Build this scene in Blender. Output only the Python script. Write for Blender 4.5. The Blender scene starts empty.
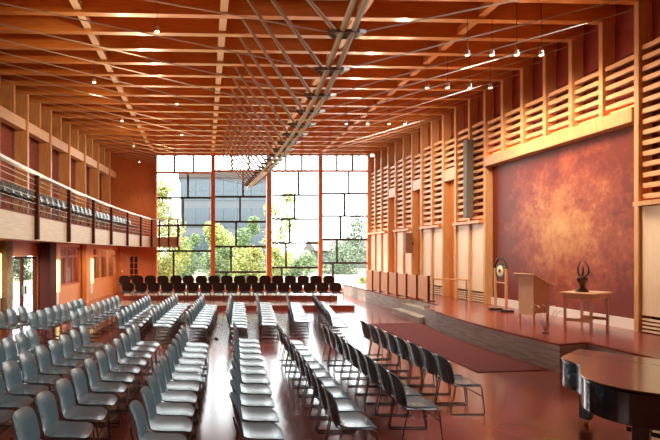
import bpy, math, random
from mathutils import Vector, Matrix
random.seed(7)
S = bpy.context.scene
COL = S.collection
F, CX, CY, EYE = 480.0, 205.0, 252.0, 2.4
WY = 28.7                      # the window wall
PITCH = 0.988
def bay(k): return 10.9 + PITCH * k          # the timber frames' positions along the hall
SKEW = .036
def yb(k, x): return bay(k) - SKEW * (9.8 - x)   # the roof beams run slightly askew

# ------------------------------------------------------------------ materials
def mat(name, col, rough=0.5, col2=None, scale=4.0, stretch=(1, 1, 1), bump=0.0, metal=0.0, coat=0.0,
        emit=None, estr=0.0, spec=0.5, detail=4.0, lo=0.35, hi=0.65):
    m = bpy.data.materials.new(name); m.use_nodes = True
    nt = m.node_tree; N = nt.nodes; L = nt.links
    b = N['Principled BSDF']
    b.inputs['Base Color'].default_value = (*col, 1)
    b.inputs['Roughness'].default_value = rough
    b.inputs['Metallic'].default_value = metal
    b.inputs['Specular IOR Level'].default_value = spec
    b.inputs['Coat Weight'].default_value = coat
    b.inputs['Coat Roughness'].default_value = 0.12
    if emit:
        b.inputs['Emission Color'].default_value = (*emit, 1)
        b.inputs['Emission Strength'].default_value = estr
    if col2 or bump:
        tc = N.new('ShaderNodeTexCoord'); mp = N.new('ShaderNodeMapping')
        mp.inputs['Scale'].default_value = stretch
        nz = N.new('ShaderNodeTexNoise'); nz.inputs['Scale'].default_value = scale
        nz.inputs['Detail'].default_value = detail
        mp.inputs['Location'].default_value = (7.31, 3.77, 5.13); L.new(tc.outputs['Object'], mp.inputs['Vector']); L.new(mp.outputs['Vector'], nz.inputs['Vector'])
        if col2:
            r = N.new('ShaderNodeValToRGB')
            r.color_ramp.elements[0].position = lo; r.color_ramp.elements[0].color = (*col, 1)
            r.color_ramp.elements[1].position = hi; r.color_ramp.elements[1].color = (*col2, 1)
            L.new(nz.outputs['Fac'], r.inputs['Fac']); L.new(r.outputs['Color'], b.inputs['Base Color'])
        if bump:
            bp = N.new('ShaderNodeBump'); bp.inputs['Strength'].default_value = bump
            bp.inputs['Distance'].default_value = 0.02
            L.new(nz.outputs['Fac'], bp.inputs['Height']); L.new(bp.outputs['Normal'], b.inputs['Normal'])
    return m

M = {}
M['beam'] = mat('beam_wood', (.56, .19, .035), .30, (.68, .27, .06), 2.0, (1, 14, 14), .02, coat=.6)
M['post'] = mat('post_wood', (.54, .265, .10), .4, (.64, .35, .145), 2.0, (14, 14, 1), .04)
M['deck'] = mat('deck_wood', (.45, .115, .03), .55, (.55, .16, .045), 2.0, (2, 20, 2))
M['slat'] = mat('slat_wood', (.66, .33, .15), .42, (.76, .42, .21), 2.0, (14, 1, 14))
M['panel'] = mat('panel_wood', (.78, .60, .41), .4, (.82, .66, .46), 2.0, (10, 10, .8))
M['panel_red'] = mat('screen_wood', (.74, .32, .16), .4, (.80, .38, .20), 2.0, (10, 10, .8))
M['pale'] = mat('pale_wood', (.66, .44, .25), .4, (.72, .49, .29), 2.0, (6, 1, 14))
M['mottled'] = mat('mottled_stone', (.30, .22, .14), .7, (.16, .11, .07), 9)
M['crimson'] = mat('crimson_wall', (.22, .02, .015), .7, (.30, .035, .02), 3.0)
M['backing'] = mat('slat_backing', (.16, .035, .02), .8)
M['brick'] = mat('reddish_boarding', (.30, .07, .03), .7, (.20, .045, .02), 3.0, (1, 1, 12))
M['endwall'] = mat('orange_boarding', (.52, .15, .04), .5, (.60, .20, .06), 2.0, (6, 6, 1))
M['orangewood'] = mat('orange_wood', (.60, .19, .045), .45, (.68, .25, .07), 2.0, (10, 10, 1))
M['maroon'] = mat('maroon_paint', (.065, .013, .007), .65, spec=.15)
M['floor'] = mat('red_polished_concrete', (.20, .042, .030), .2, (.27, .062, .044), .7, (1, 1, 1), 0, 0, .35, lo=.3, hi=.7)
M['stagefloor'] = mat('stage_floor_red', (.24, .050, .036), .25, (.30, .07, .05), 1.2, coat=.25)
M['carpet'] = mat('carpet_red', (.13, .022, .018), .95, (.16, .028, .022), 40, bump=.2)
M['board'] = mat('boarded_concrete', (.30, .27, .235), .7, (.46, .43, .38), 3.0, (1, .7, 9), .3)
M['tread'] = mat('platform_tread', (.58, .36, .28), .22, (.66, .44, .34), 3)
M['riser'] = mat('platform_riser', (.40, .07, .03), .5)
M['white'] = mat('white_paint', (.75, .72, .68), .45)
M['steel'] = mat('painted_steel', (.42, .38, .31), .65)
M['darksteel'] = mat('dark_steel', (.15, .125, .10), .5, metal=.3)
M['chrome'] = mat('chrome_wire', (.10, .10, .10), .3, metal=.7)
M['plastic'] = mat('grey_chair_plastic', (.068, .100, .110), .26, spec=.6)
M['fabric'] = mat('brown_fabric', (.034, .012, .008), .9, spec=.15)
M['black'] = mat('black_lacquer', (.006, .006, .007), .08, coat=.6)
M['pianolid'] = mat('lid_lacquer', (.012, .010, .009), .22, coat=.8)
M['blackmatt'] = mat('black_matt', (.012, .011, .011), .5)
M['lectern'] = mat('lectern_wood', (.62, .39, .24), .45, (.68, .45, .28), 2, (12, 12, 1))
M['bronze'] = mat('bronze', (.07, .035, .022), .35, metal=.6)
M['brass'] = mat('gong_brass', (.70, .52, .30), .35, metal=.5)
M['grey'] = mat('grey_cabinet', (.16, .13, .105), .6)
M['speaker_brown'] = mat('speaker_brown', (.24, .11, .055), .6)
M['cream'] = mat('cream_board', (.75, .60, .42), .6)
M['lampwarm'] = mat('warm_tube', (.9, .8, .5), .5, emit=(1, .70, .22), estr=1.5)
M['lens'] = mat('lamp_lens', (1, .9, .7), .4, emit=(1, .82, .5), estr=9)
M['cove'] = mat('cove_tube', (1, .3, .1), .5, emit=(1, .15, .03), estr=3.0)
M['mullion'] = mat('dark_mullion', (.035, .04, .035), .5)
M['windowwood'] = mat('window_wood', (.58, .17, .06), .45, (.66, .22, .08), 2, (10, 10, 1))
M['patio'] = mat('patio_concrete', (.06, .058, .052), .9, (.15, .145, .13), 1.0)
M['fascia'] = mat('fascia_wood', (.46, .31, .18), .5, (.54, .38, .23), 2.0, (6, 1, 14))
M['ground'] = mat('dry_grass', (.08, .085, .03), .9, (.12, .115, .055), .6)
M['paving'] = mat('pale_paving', (.10, .095, .09), .9, (.13, .12, .11), 1.0)
M['leaf_y'] = mat('leaf_yellow', (.30, .29, .06), .7, (.17, .22, .05), 1.3)
M['leaf_g'] = mat('leaf_green', (.07, .12, .04), .7, (.13, .18, .05), 1.3)
M['leaf_d'] = mat('leaf_dark', (.03, .055, .025), .7, (.06, .09, .035), 1.3)
M['bark'] = mat('bark', (.10, .07, .045), .9)
M['facade'] = mat('grey_facade', (.085, .09, .10), .8)
M['facadeglass'] = mat('blue_glazing', (.035, .055, .07), .25)
M['lowroof'] = mat('weathered_roof', (.05, .04, .035), .8)

def mural_mat():
    m = bpy.data.materials.new('mural_paint'); m.use_nodes = True
    nt = m.node_tree; N = nt.nodes; L = nt.links; b = N['Principled BSDF']
    tc = N.new('ShaderNodeTexCoord')
    n1 = N.new('ShaderNodeTexNoise'); n1.inputs['Scale'].default_value = 1.5; n1.inputs['Detail'].default_value = 9; n1.inputs['Roughness'].default_value = .66
    n2 = N.new('ShaderNodeTexNoise'); n2.inputs['Scale'].default_value = 7; n2.inputs['Detail'].default_value = 8; n2.inputs['Roughness'].default_value = .7
    of = N.new('ShaderNodeVectorMath'); of.inputs[1].default_value = (13.7, 5.31, 9.17); L.new(tc.outputs['Object'], of.inputs[0])
    L.new(of.outputs[0], n1.inputs['Vector']); L.new(of.outputs[0], n2.inputs['Vector'])
    sp = N.new('ShaderNodeSeparateXYZ'); L.new(tc.outputs['Object'], sp.inputs['Vector'])
    # the painting's golden middle: distance from its centre
    mp = N.new('ShaderNodeMapping'); mp.inputs['Location'].default_value = (0, .16, .02); mp.inputs['Scale'].default_value = (0, .40, .46)
    L.new(tc.outputs['Object'], mp.inputs['Vector'])
    ln = N.new('ShaderNodeVectorMath'); ln.operation = 'LENGTH'; L.new(mp.outputs['Vector'], ln.inputs[0])
    a = N.new('ShaderNodeMath'); a.operation = 'MULTIPLY_ADD'; a.inputs[1].default_value = -.48; a.inputs[2].default_value = .47
    L.new(ln.outputs['Value'], a.inputs[0])
    c = N.new('ShaderNodeMath'); c.operation = 'MULTIPLY_ADD'; c.inputs[1].default_value = .95
    L.new(n1.outputs['Fac'], c.inputs[0]); L.new(a.outputs[0], c.inputs[2])
    d = N.new('ShaderNodeMath'); d.operation = 'MULTIPLY_ADD'; d.inputs[1].default_value = .5
    L.new(n2.outputs['Fac'], d.inputs[0]); L.new(c.outputs[0], d.inputs[2])
    r = N.new('ShaderNodeValToRGB'); cr = r.color_ramp
    cr.elements[0].position = .52; cr.elements[0].color = (.16, .024, .013, 1)
    cr.elements[1].position = .95; cr.elements[1].color = (.52, .27, .09, 1)
    e = cr.elements.new(.67); e.color = (.29, .06, .026, 1)
    e = cr.elements.new(.79); e.color = (.42, .155, .05, 1)
    sc = N.new('ShaderNodeMath'); sc.operation = 'MULTIPLY'; sc.inputs[1].default_value = .74
    L.new(d.outputs[0], sc.inputs[0]); L.new(sc.outputs[0], r.inputs['Fac']); L.new(r.outputs['Color'], b.inputs['Base Color'])
    b.inputs['Roughness'].default_value = .42; b.inputs['Specular IOR Level'].default_value = .3
    return m
M['mural'] = mural_mat()

def glass_mat():
    m = bpy.data.materials.new('window_glass'); m.use_nodes = True
    nt = m.node_tree; N = nt.nodes; L = nt.links
    N.remove(N['Principled BSDF']); out = N['Material Output']
    t = N.new('ShaderNodeBsdfTransparent'); t.inputs['Color'].default_value = (.95, .97, .96, 1)
    g = N.new('ShaderNodeBsdfGlossy'); g.inputs['Roughness'].default_value = .01
    fr = N.new('ShaderNodeFresnel'); fr.inputs['IOR'].default_value = 1.45
    mx = N.new('ShaderNodeMixShader')
    ge = N.new('ShaderNodeNewGeometry'); inv = N.new('ShaderNodeMath'); inv.operation = 'SUBTRACT'; inv.inputs[0].default_value = 1
    mu = N.new('ShaderNodeMath'); mu.operation = 'MULTIPLY'      # only the outer face of a pane reflects
    L.new(ge.outputs['Backfacing'], inv.inputs[1]); L.new(fr.outputs[0], mu.inputs[0]); L.new(inv.outputs[0], mu.inputs[1])
    L.new(mu.outputs[0], mx.inputs[0]); L.new(t.outputs[0], mx.inputs[1]); L.new(g.outputs[0], mx.inputs[2])
    L.new(mx.outputs[0], out.inputs['Surface'])
    return m
M['glass'] = glass_mat()

# ------------------------------------------------------------------ mesh helpers
class MB:
    def __init__(s): s.v = []; s.f = []; s.mi = []; s.m = 0
    def add(s, vs, fs):
        o = len(s.v); s.v += [tuple(p) for p in vs]; s.f += [tuple(i + o for i in f) for f in fs]; s.mi += [s.m] * len(fs)
    def box(s, x0, x1, y0, y1, z0, z1):
        s.add([(x, y, z) for z in (z0, z1) for y in (y0, y1) for x in (x0, x1)],
              [(0, 2, 3, 1), (4, 5, 7, 6), (0, 1, 5, 4), (2, 6, 7, 3), (0, 4, 6, 2), (1, 3, 7, 5)])
    def bar(s, a, b, w, h, up=(0, 0, 1)):
        a, b = Vector(a), Vector(b); d = (b - a).normalized(); up = Vector(up)
        if abs(d.dot(up)) > .98: up = Vector((1, 0, 0))
        r = d.cross(up).normalized(); u = r.cross(d).normalized()
        vs = [p + r * (i * w / 2) + u * (j * h / 2) for p in (a, b) for j in (-1, 1) for i in (-1, 1)]
        s.add(vs, [(0, 1, 3, 2), (4, 6, 7, 5), (0, 4, 5, 1), (2, 3, 7, 6), (0, 2, 6, 4), (1, 5, 7, 3)])
    def prism(s, poly, z0, z1):
        n = len(poly)
        s.add([(p[0], p[1], z0) for p in poly] + [(p[0], p[1], z1) for p in poly],
              [tuple(range(n))[::-1], tuple(range(n, 2 * n))] + [(i, (i + 1) % n, n + (i + 1) % n, n + i) for i in range(n)])
    def tube(s, pts, r, n=8, closed=False):
        pts = [Vector(p) for p in pts]; k = len(pts); rings = []
        rr = r if isinstance(r, (list, tuple)) else [r] * k
        prev = None
        for i, p in enumerate(pts):
            if closed: d = (pts[(i + 1) % k] - pts[i - 1]).normalized()
            else:
                d0 = (p - pts[i - 1]).normalized() if i else None
                d1 = (pts[i + 1] - p).normalized() if i < k - 1 else None
                d = ((d0 or d1) + (d1 or d0)).normalized()
            if prev is None:
                up = Vector((0, 0, 1)) if abs(d.z) < .9 else Vector((1, 0, 0))
                a = d.cross(up).normalized()
            else: a = (prev - d * prev.dot(d)).normalized()
            prev = a; b = d.cross(a)
            rings.append([p + (a * math.cos(2 * math.pi * j / n) + b * math.sin(2 * math.pi * j / n)) * rr[i] for j in range(n)])
        vs = [q for R in rings for q in R]; fs = []
        for i in range(k if closed else k - 1):
            i2 = (i + 1) % k
            for j in range(n): fs.append((i * n + j, i * n + (j + 1) % n, i2 * n + (j + 1) % n, i2 * n + j))
        if not closed: fs += [tuple(range(n))[::-1], tuple((k - 1) * n + j for j in range(n))]
        s.add(vs, fs)
    def lathe(s, prof, c=(0, 0, 0), n=20, axis='z'):
        vs = []
        for r, h in prof:
            for j in range(n):
                a = 2 * math.pi * j / n; x, y = r * math.cos(a), r * math.sin(a)
                p = {'z': (x, y, h), 'x': (h, x, y), 'y': (x, h, y)}[axis]
                vs.append((c[0] + p[0], c[1] + p[1], c[2] + p[2]))
        k = len(prof); fs = []
        for i in range(k - 1):
            for j in range(n): fs.append((i * n + j, i * n + (j + 1) % n, (i + 1) * n + (j + 1) % n, (i + 1) * n + j))
        fs += [tuple(range(n))[::-1], tuple((k - 1) * n + j for j in range(n))]
        s.add(vs, fs)
    def shell(s, f, nu, nv, t):
        P = [[Vector(f(-1 + 2 * i / nu, -1 + 2 * j / nv)) for j in range(nv + 1)] for i in range(nu + 1)]
        def nrm(i, j):
            a = P[min(i + 1, nu)][j] - P[max(i - 1, 0)][j]; b = P[i][min(j + 1, nv)] - P[i][max(j - 1, 0)]
            c = a.cross(b); return c.normalized() if c.length > 1e-9 else Vector((0, 0, 1))
        w = nv + 1; vs = [P[i][j] for i in range(nu + 1) for j in range(w)]
        vs += [P[i][j] - nrm(i, j) * t for i in range(nu + 1) for j in range(w)]
        o = (nu + 1) * w; fs = []
        for i in range(nu):
            for j in range(nv):
                q = (i * w + j, (i + 1) * w + j, (i + 1) * w + j + 1, i * w + j + 1)
                fs.append(q); fs.append(tuple(a + o for a in q[::-1]))
        ring = [(i, 0) for i in range(nu)] + [(nu, j) for j in range(nv)] + [(i, nv) for i in range(nu, 0, -1)] + [(0, j) for j in range(nv, 0, -1)]
        for a in range(len(ring)):
            p, q = ring[a], ring[(a + 1) % len(ring)]
            ip, iq = p[0] * w + p[1], q[0] * w + q[1]
            fs.append((iq, ip, ip + o, iq + o))
        s.add(vs, fs)
    def build(s, name, m, parent=None, smooth=False, loc=None):
        me = bpy.data.meshes.new(name); me.from_pydata(s.v, [], s.f); me.validate()
        ms = m if isinstance(m, list) else [m]
        for x in ms: me.materials.append(M[x] if isinstance(x, str) else x)
        if len(ms) > 1:
            for p, i in zip(me.polygons, s.mi): p.material_index = i
        if smooth:
            me.polygons.foreach_set('use_smooth', [True] * len(me.polygons))
            me.set_sharp_from_angle(angle=math.radians(40))
        o = bpy.data.objects.new(name, me); COL.objects.link(o)
        if parent: o.parent = parent
        if loc: o.location = loc
        return o

def box(name, m, x0, x1, y0, y1, z0, z1, parent=None):
    b = MB(); b.box(x0, x1, y0, y1, z0, z1); return b.build(name, m, parent)
def cbox(name, m, x0, x1, y0, y1, z0, z1):
    """a box with its origin at its own base"""
    cx, cy = (x0 + x1) / 2, (y0 + y1) / 2
    b = MB(); b.box(x0 - cx, x1 - cx, y0 - cy, y1 - cy, 0, z1 - z0); return b.build(name, m, None, loc=(cx, cy, z0))
def bevel(o, w=.006, seg=2):
    md = o.modifiers.new('bevel', 'BEVEL'); md.width = w; md.segments = seg; md.limit_method = 'ANGLE'; return o
def tag(o, label, cat, group=None):
    o['label'] = label; o['category'] = cat
    if group: o['group'] = group
    return o
def struct(o):
    o['kind'] = 'structure'; return o
def empty(name, loc=(0, 0, 0), rz=0, label=None, cat=None, group=None):
    o = bpy.data.objects.new(name, None); COL.objects.link(o)
    o.location = loc; o.rotation_euler = (0, 0, rz); o.empty_display_size = .1
    if label: tag(o, label, cat, group)
    return o
def copy_tree(o, parent=None):
    c = o.copy(); COL.objects.link(c)
    if parent: c.parent = parent
    for ch in list(o.children): copy_tree(ch, c)
    return c
ORD = ['', 'first', 'second', 'third', 'fourth', 'fifth', 'sixth', 'seventh', 'eighth', 'ninth', 'tenth', 'eleventh', 'twelfth',
       'thirteenth', 'fourteenth', 'fifteenth', 'sixteenth', 'seventeenth', 'eighteenth', 'nineteenth', 'twentieth', 'twenty-first',
       'twenty-second', 'twenty-third', 'twenty-fourth', 'twenty-fifth', 'twenty-sixth', 'twenty-seventh', 'twenty-eighth',
       'twenty-ninth', 'thirtieth', 'thirty-first', 'thirty-second', 'thirty-third', 'thirty-fourth', 'thirty-fifth']

def xl(y): return -5.2 - (28.7 - y) * 0.1      # left column faces
def xbal(y): return -4.18 + .0048 * (y - 13) ** 2

# ------------------------------------------------------------------ room shell
struct(box('floor', 'floor', -9.5, 10.4, -1, WY + .1, -.3, 0))
struct(box('ceiling', 'deck', -9.5, 10.4, -1, WY + .3, 8.55, 8.75))
# right wall: boards behind the slats, mural bay, recesses
XR = 9.81
b = MB()
b.box(10.15, 10.35, -1, WY, 0, 8.55)
struct(b.build('wall_right', 'backing'))
b = MB()
b.box(10.10, 10.15, -1, WY, 7.12, 8.55)
struct(b.build('trim_1', 'crimson'))

struct(box('wall_back', 'endwall', -9.5, 10.4, -1.2, -1.0, 0, 8.55))
# ------------------------------------------------------------------ roof beams
K0, K1 = -8, 17
for k in range(K0, K1 + 1):
    y = yb(k, 0); x0 = xl(y) - .62; x1 = 10.12
    bm = MB(); bm.box(x0, x1, -.095, .095, 0, .44)
    o = bevel(bm.build('roof_beam', 'beam', None, loc=(0, y, 8.06)), .008, 1); o.rotation_euler.z = math.atan(SKEW)
    n = K1 - k + 1
    tag(o, 'orange glued timber roof beam across the ceiling, %s from the window wall' % ORD[n], 'beam', 'roof beams')
# rows of blocking between the beams
for xb, nm in ((-3.0, 'row of pale blocking between the roof beams nearest the balcony'),
               (.45, 'row of pale blocking between the roof beams left of the steel truss'),
               (3.75, 'row of pale blocking between the roof beams just right of the steel truss'),
               (6.72, 'row of blocking between the roof beams nearest the mural wall')):
    e = empty('blocking_row', (xb, yb(K0, xb), 8.06), 0, nm, 'blocking')
    for k in range(K0, K1):
        bm = MB(); bm.box(-.09, .09, .105, PITCH - .105, 0.06, .26)
        bm.build('block', 'pale' if xb < 5 else 'beam', e, loc=(0, (k - K0) * PITCH, 0))
# pale boards between beams over the truss
for i, (k, x0, x1) in enumerate(((0, 1.0, 2.35), (1, 1.2, 2.8), (2, 1.25, 3.2), (0, 2.45, 3.4))):
    o = cbox('ceiling_board', 'cream', x0, x1, yb(k, x0) + .2, yb(k, x0) + .78, 8.38, 8.44)
    tag(o, ['cream ceiling board above the truss, the shorter one nearest', 'cream ceiling board above the truss, one beam beyond the near pair',
            'longest cream ceiling board above the truss, farthest of the four', 'cream ceiling board above the truss, right of the nearest one'][i], 'ceiling board', 'cream ceiling boards')

# ------------------------------------------------------------------ steel truss under the roof
def chord(y):
    pts = [(3, 7.6), (6, 7.0), (8.1, 6.5), (9.6, 6.05), (10.7, 5.83), (13, 5.7), (16.3, 5.7), (18.8, 5.8), (23.5, 6.0), (28.5, 6.26)]
    for (a, za), (c, zc) in zip(pts, pts[1:]):
        if a <= y <= c: return za + (zc - za) * (y - a) / (c - a)
    return pts[-1][1]
XT = 2.55
tr = empty('steel_truss', (XT, 16, 8.06), 0, 'long grey steel truss of lattice struts hanging under the timber roof', 'truss')
def local(o, p): return tuple(Vector(p) - Vector(o.location))
ys = [yb(k, XT) for k in range(-6, 18)]
for s in (-1, 1):
    bm = MB(); bm.tube([local(tr, (XT + s * .1, y, chord(y))) for y in ys if y < 21.5], .055, 8)
    bm.build('chord', 'steel', tr, True)
bm = MB()
yy = [20.2 + i * .5 for i in range(17)]
for a, c in zip(yy, yy[1:]):
    w = .26 if a < 25 else .26 - .045 * (a - 25)
    bm.bar(local(tr, (XT, a, chord(a))), local(tr, (XT, c, chord(c))), w, .16)
bm.build('timber_nose', 'beam', tr)
for k, y in zip(range(-6, 18), ys):
    z = chord(y)
    bm = MB()
    P = [local(tr, p) for p in ((XT - .36, y, z + .05), (XT - .2, y - .14, z), (XT + .2, y - .14, z), (XT + .36, y, z + .05), (XT + .2, y + .14, z), (XT - .2, y + .14, z))]
    bm.add([(p[0], p[1], p[2] + .03) for p in P] + [(p[0], p[1], p[2] - .03) for p in P],
           [(0, 1, 2, 3, 4, 5), (11, 10, 9, 8, 7, 6)] + [(i, i + 6, (i + 1) % 6 + 6, (i + 1) % 6) for i in range(6)])
    bm.build('node_plate', 'darksteel', tr)
    bm = MB(); bm.tube([local(tr, (XT - .15, y, z)), local(tr, (.92, yb(k, .92), 8.015))], .037, 8)
    bm.build('strut', 'steel', tr, True)
    bm = MB(); bm.tube([local(tr, (XT + .1, y, z)), local(tr, (XR - .05, yb(k, XR) + .09, 7.93))], .013, 6)
    bm.build('tie_rod', 'steel', tr, True)
    bm = MB(); bm.tube([local(tr, (XT - .1, y, z)), local(tr, (xl(y) + .02, yb(k, -6) + .09, 7.93))], .011, 6)
    bm.build('tie_rod', 'steel', tr, True)

# ------------------------------------------------------------------ right wall: columns, slat screens, panels, mural
SILL, SLAT_TOP, ST = 3.48, 7.08, .58
for k in range(-6, 19):
    y = bay(k)
    z0 = 5.72 if 1 <= k <= 5 else ST
    if k == 18: y -= .12
    bm = MB(); bm.box(-.02, .30, -.06, .06, 0, 8.06 - z0)
    o = bevel(bm.build('wall_column', 'post', None, loc=(XR, y, z0)), .008, 1)
    if 1 <= k <= 5: lab = 'short timber column standing on the header above the mural, %s from the mural\'s near end' % ORD[k]
    elif k <= 0: lab = 'tall timber column on the stage side wall, %s column nearer than the mural' % ORD[1 - k]
    else: lab = 'tall timber column on the stage side wall, %s beyond the mural' % ORD[k - 5]
    tag(o, lab, 'column', 'columns along the stage wall')

def slats(bm, y0, y1, z0, z1):
    z = z0
    while z + .1 < z1:
        bm.box(XR + .06, XR + .16, y0, y1, z, z + .105); z += .24
def panel_bay(k0, k1, lab):
    e = empty('slat_screen', (XR, bay(k0), ST), 0, lab, 'wall screen', 'slatted wall screens')
    def part(nm, m, fn):
        bm = MB(); fn(bm); bm.v = [local(e, p) for p in bm.v]; return bm.build(nm, m, e)
    a, c = bay(k0) + .07, min(bay(k1) - .07, 28.55)
    def f(bm):
        for k in range(k0, k1): slats(bm, bay(k) + .062, min(28.55, bay(k + 1) - .062), SILL + .12, SLAT_TOP)
    part('slats', 'slat', f)
    part('sill', 'post', lambda bm: bm.box(XR - .16, XR + .3, a - .0, c + .0, SILL - .05, SILL + .05))
    for k in range(k0, k1):
        part('wood_panel', 'panel', lambda bm: bm.box(XR + .05, XR + .10, bay(k) + .065, min(28.55, bay(k + 1) - .065), ST + .40, SILL - .06))
        def g(bm):
            z = ST + .03
            while z < ST + .36:
                bm.box(XR + .05, XR + .11, bay(k) + .065, min(28.55, bay(k + 1) - .065), z, z + .045); z += .085
        part('vent_grille', 'panel', g)
    part('cove_light', 'cove', lambda bm: bm.box(XR + .24, XR + .28, a + .05, c - .05, SILL + .06, SILL + .09))
panel_bay(-6, 0, 'slatted timber wall screen at the near side of the mural')
panel_bay(6, 8, 'slatted timber wall screen with the tall grey loudspeaker, just beyond the mural')
panel_bay(9, 11, 'slatted timber wall screen between the two nearest recesses beyond the mural')
panel_bay(12, 14, 'slatted timber wall screen between the two recesses nearest the window')
panel_bay(15, 18, 'slatted timber wall screen meeting the window wall, above the orange panels')
for i, k in enumerate((8, 11, 14)):
    e = empty('wall_recess', (XR, bay(k), ST), 0, 'tall orange door recess in the slatted wall, %s beyond the mural' % ORD[i + 1], 'recess', 'recesses in the stage wall')
    def part(nm, m, fn):
        bm = MB(); fn(bm); bm.v = [local(e, p) for p in bm.v]; return bm.build(nm, m, e)
    a, c = bay(k) + .062, bay(k + 1) - .062
    part('door_leaf', 'orangewood', lambda bm: bm.box(XR + .26, XR + .30, a, c, ST, 5.28))
    part('header', 'post', lambda bm: bm.box(XR + .0, XR + .2, a, c, 5.28, 5.75))
    part('slats', 'slat', lambda bm: slats(bm, a, c, 5.85, SLAT_TOP))
# mural bay
Y0, Y1 = bay(0) + .07, bay(6) - .07
bm = MB(); bm.box(0, .06, -(Y1 - Y0) / 2, (Y1 - Y0) / 2, -2.545, 2.24)
o = bm.build('mural', 'mural', None, loc=(XR + .235, (Y0 + Y1) / 2, ST + .25 + 2.3))
tag(o, 'huge mottled red and gold painted mural behind the lectern', 'mural')
o = cbox('mural_header', 'post', XR - .06, XR + .3, Y0, Y1, 5.38, 5.72); bevel(o, .01, 1)
tag(o, 'long pale timber header running over the red mural', 'beam')
bm = MB()
for k in range(0, 6): slats(bm, bay(k) + .062, bay(k + 1) - .062, 5.88, SLAT_TOP)
bm.v = [(p[0] - XR, p[1] - Y0, p[2] - 5.72) for p in bm.v]
o = bm.build('slat_screen', 'slat', None, loc=(XR, Y0, 5.72))
tag(o, 'slatted timber screen between short columns above the mural header', 'wall screen', 'slatted wall screens')
o = cbox('cove_light', 'cove', XR + .17, XR + .23, Y0 + .1, Y1 - .1, 5.73, 5.83)
tag(o, 'red glowing light strip behind the slats above the mural', 'light strip')
struct(box('baseboard_right', 'white', XR + .18, XR + .234, Y0, Y1, ST, ST + .25))
# loudspeakers
e = empty('line_loudspeaker', (XR - .16, 17.6, 3.66), 0, 'tall narrow grey loudspeaker column on the slats beside the mural', 'loudspeaker')
bevel(box('cabinet', 'grey', -.12, .12, -.13, .13, 0, 2.85, e), .02)
bm = MB()
for i in range(36): bm.box(-.128, -.12, -.11, .11, .06 + i * .076, .06 + i * .076 + .05)
bm.build('front_grille', 'darksteel', e)
box('bracket', 'blackmatt', .12, .21, -.04, .04, 2.2, 2.3, e); box('bracket', 'blackmatt', .12, .21, -.04, .04, .5, .6, e)
e = empty('wall_loudspeaker', (XR - .26, 22.55, 2.35), 0, 'small brown box loudspeaker hung beside the second recess', 'loudspeaker')
bevel(box('cabinet', 'speaker_brown', -.16, .14, -.14, .14, 0, .95, e), .015)
box('front_grille', 'speaker_brown', -.17, -.16, -.12, .12, .05, .9, e)
box('bracket', 'blackmatt', .14, .24, -.03, .03, .4, .5, e)

# ------------------------------------------------------------------ stage
edge = [(7.75, 24.6), (7.72, 18.95), (7.44, 18.9), (7.40, 16.25), (7.12, 14.8), (6.95, 13.2), (6.90, 12.2), (6.92, 11.2), (6.98, 10.2), (7.02, 9.5), (7.74, 9.72), (7.80, 4.2)]
edge2 = edge[:1] + [(7.74, 21), (7.72, 18.95)] + [(7.76, 18.9), (7.70, 16.3)] + edge[3:]
poly = [(10.14, 4.2), (10.14, WY - 1.2), (7.9, WY - 1.2)] + [(7.8, 24.6), (7.75, 19.0), (8.1, 18.9), (8.05, 16.4), (7.42, 16.25), (7.12, 14.8), (6.98, 13.6), (6.91, 12.6), (6.90, 11.6), (6.93, 10.6), (7.02, 9.5), (7.74, 9.72), (7.80, 4.2)]
st = empty('stage', (7.5, 12, 0), 0, 'low red floored stage with a curving grey boarded front', 'stage')
bm = MB(); bm.prism([(x - 7.5, y - 12) for x, y in poly], .0, .54); bm.build('riser', 'board', st)
bm = MB(); bm.prism([(x - 7.5 - (.012 if x < 9 else 0), y - 12) for x, y in poly], .54, .58); bm.build('deck', 'stagefloor', st)
bm = MB(); bm.prism([(x - 7.5, y - 12) for x, y in [(8.12, 18.88), (7.74, 18.95), (7.60, 16.3), (8.06, 16.42)]], 0, .38); bm.build('step', 'board', st)
bm = MB(); bm.prism([(x - 7.5, y - 12) for x, y in [(7.75, 18.95), (7.36, 18.9), (7.22, 16.2), (7.61, 16.3)]], 0, .19); bm.build('step', 'board', st)
# rug
bm = MB(); bm.prism([(5.42, 9.55), (6.99, 9.75), (6.88, 11.6), (6.89, 12.6), (6.96, 13.6), (7.1, 14.8), (7.2, 16.1), (5.55, 16.05)], .003, .014)
tag(bm.build('carpet', 'carpet'), 'dark red carpet laid on the floor along the curved stage front', 'carpet')

# orange choir screens on the stage edge
for i in range(7):
    y = 18.05 + i * .85
    e = empty('folding_screen', (8.2 - .045 * i, y, ST), 0, 'orange wooden screen panel on the stage edge, %s from the handrail' % ORD[i + 1], 'screen', 'orange screen panels on the stage edge')
    bevel(box('board', 'panel_red', -.025, .025, -.385, .40, .04, .93, e), .006)
    box('post', 'maroon', -.015, .06, -.43, -.39, 0, .95, e)
    box('foot', 'maroon', -.02, .25, -.43, -.39, 0, .035, e)
# handrail
e = empty('handrail', (8.7, 17.0, ST), 0, 'thin wooden handrail on slim posts behind the stage steps', 'handrail')
bm = MB(); bm.tube([(-.35, .6, .84), (.55, -.15, .84)], .028); bm.build('rail', 'post', e, True)
for p in ((-.33, .58), (.5, -.1)):
    bm = MB(); bm.tube([(p[0], p[1], 0), (p[0], p[1], .83)], .016); bm.build('post', 'darksteel', e, True)

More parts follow.
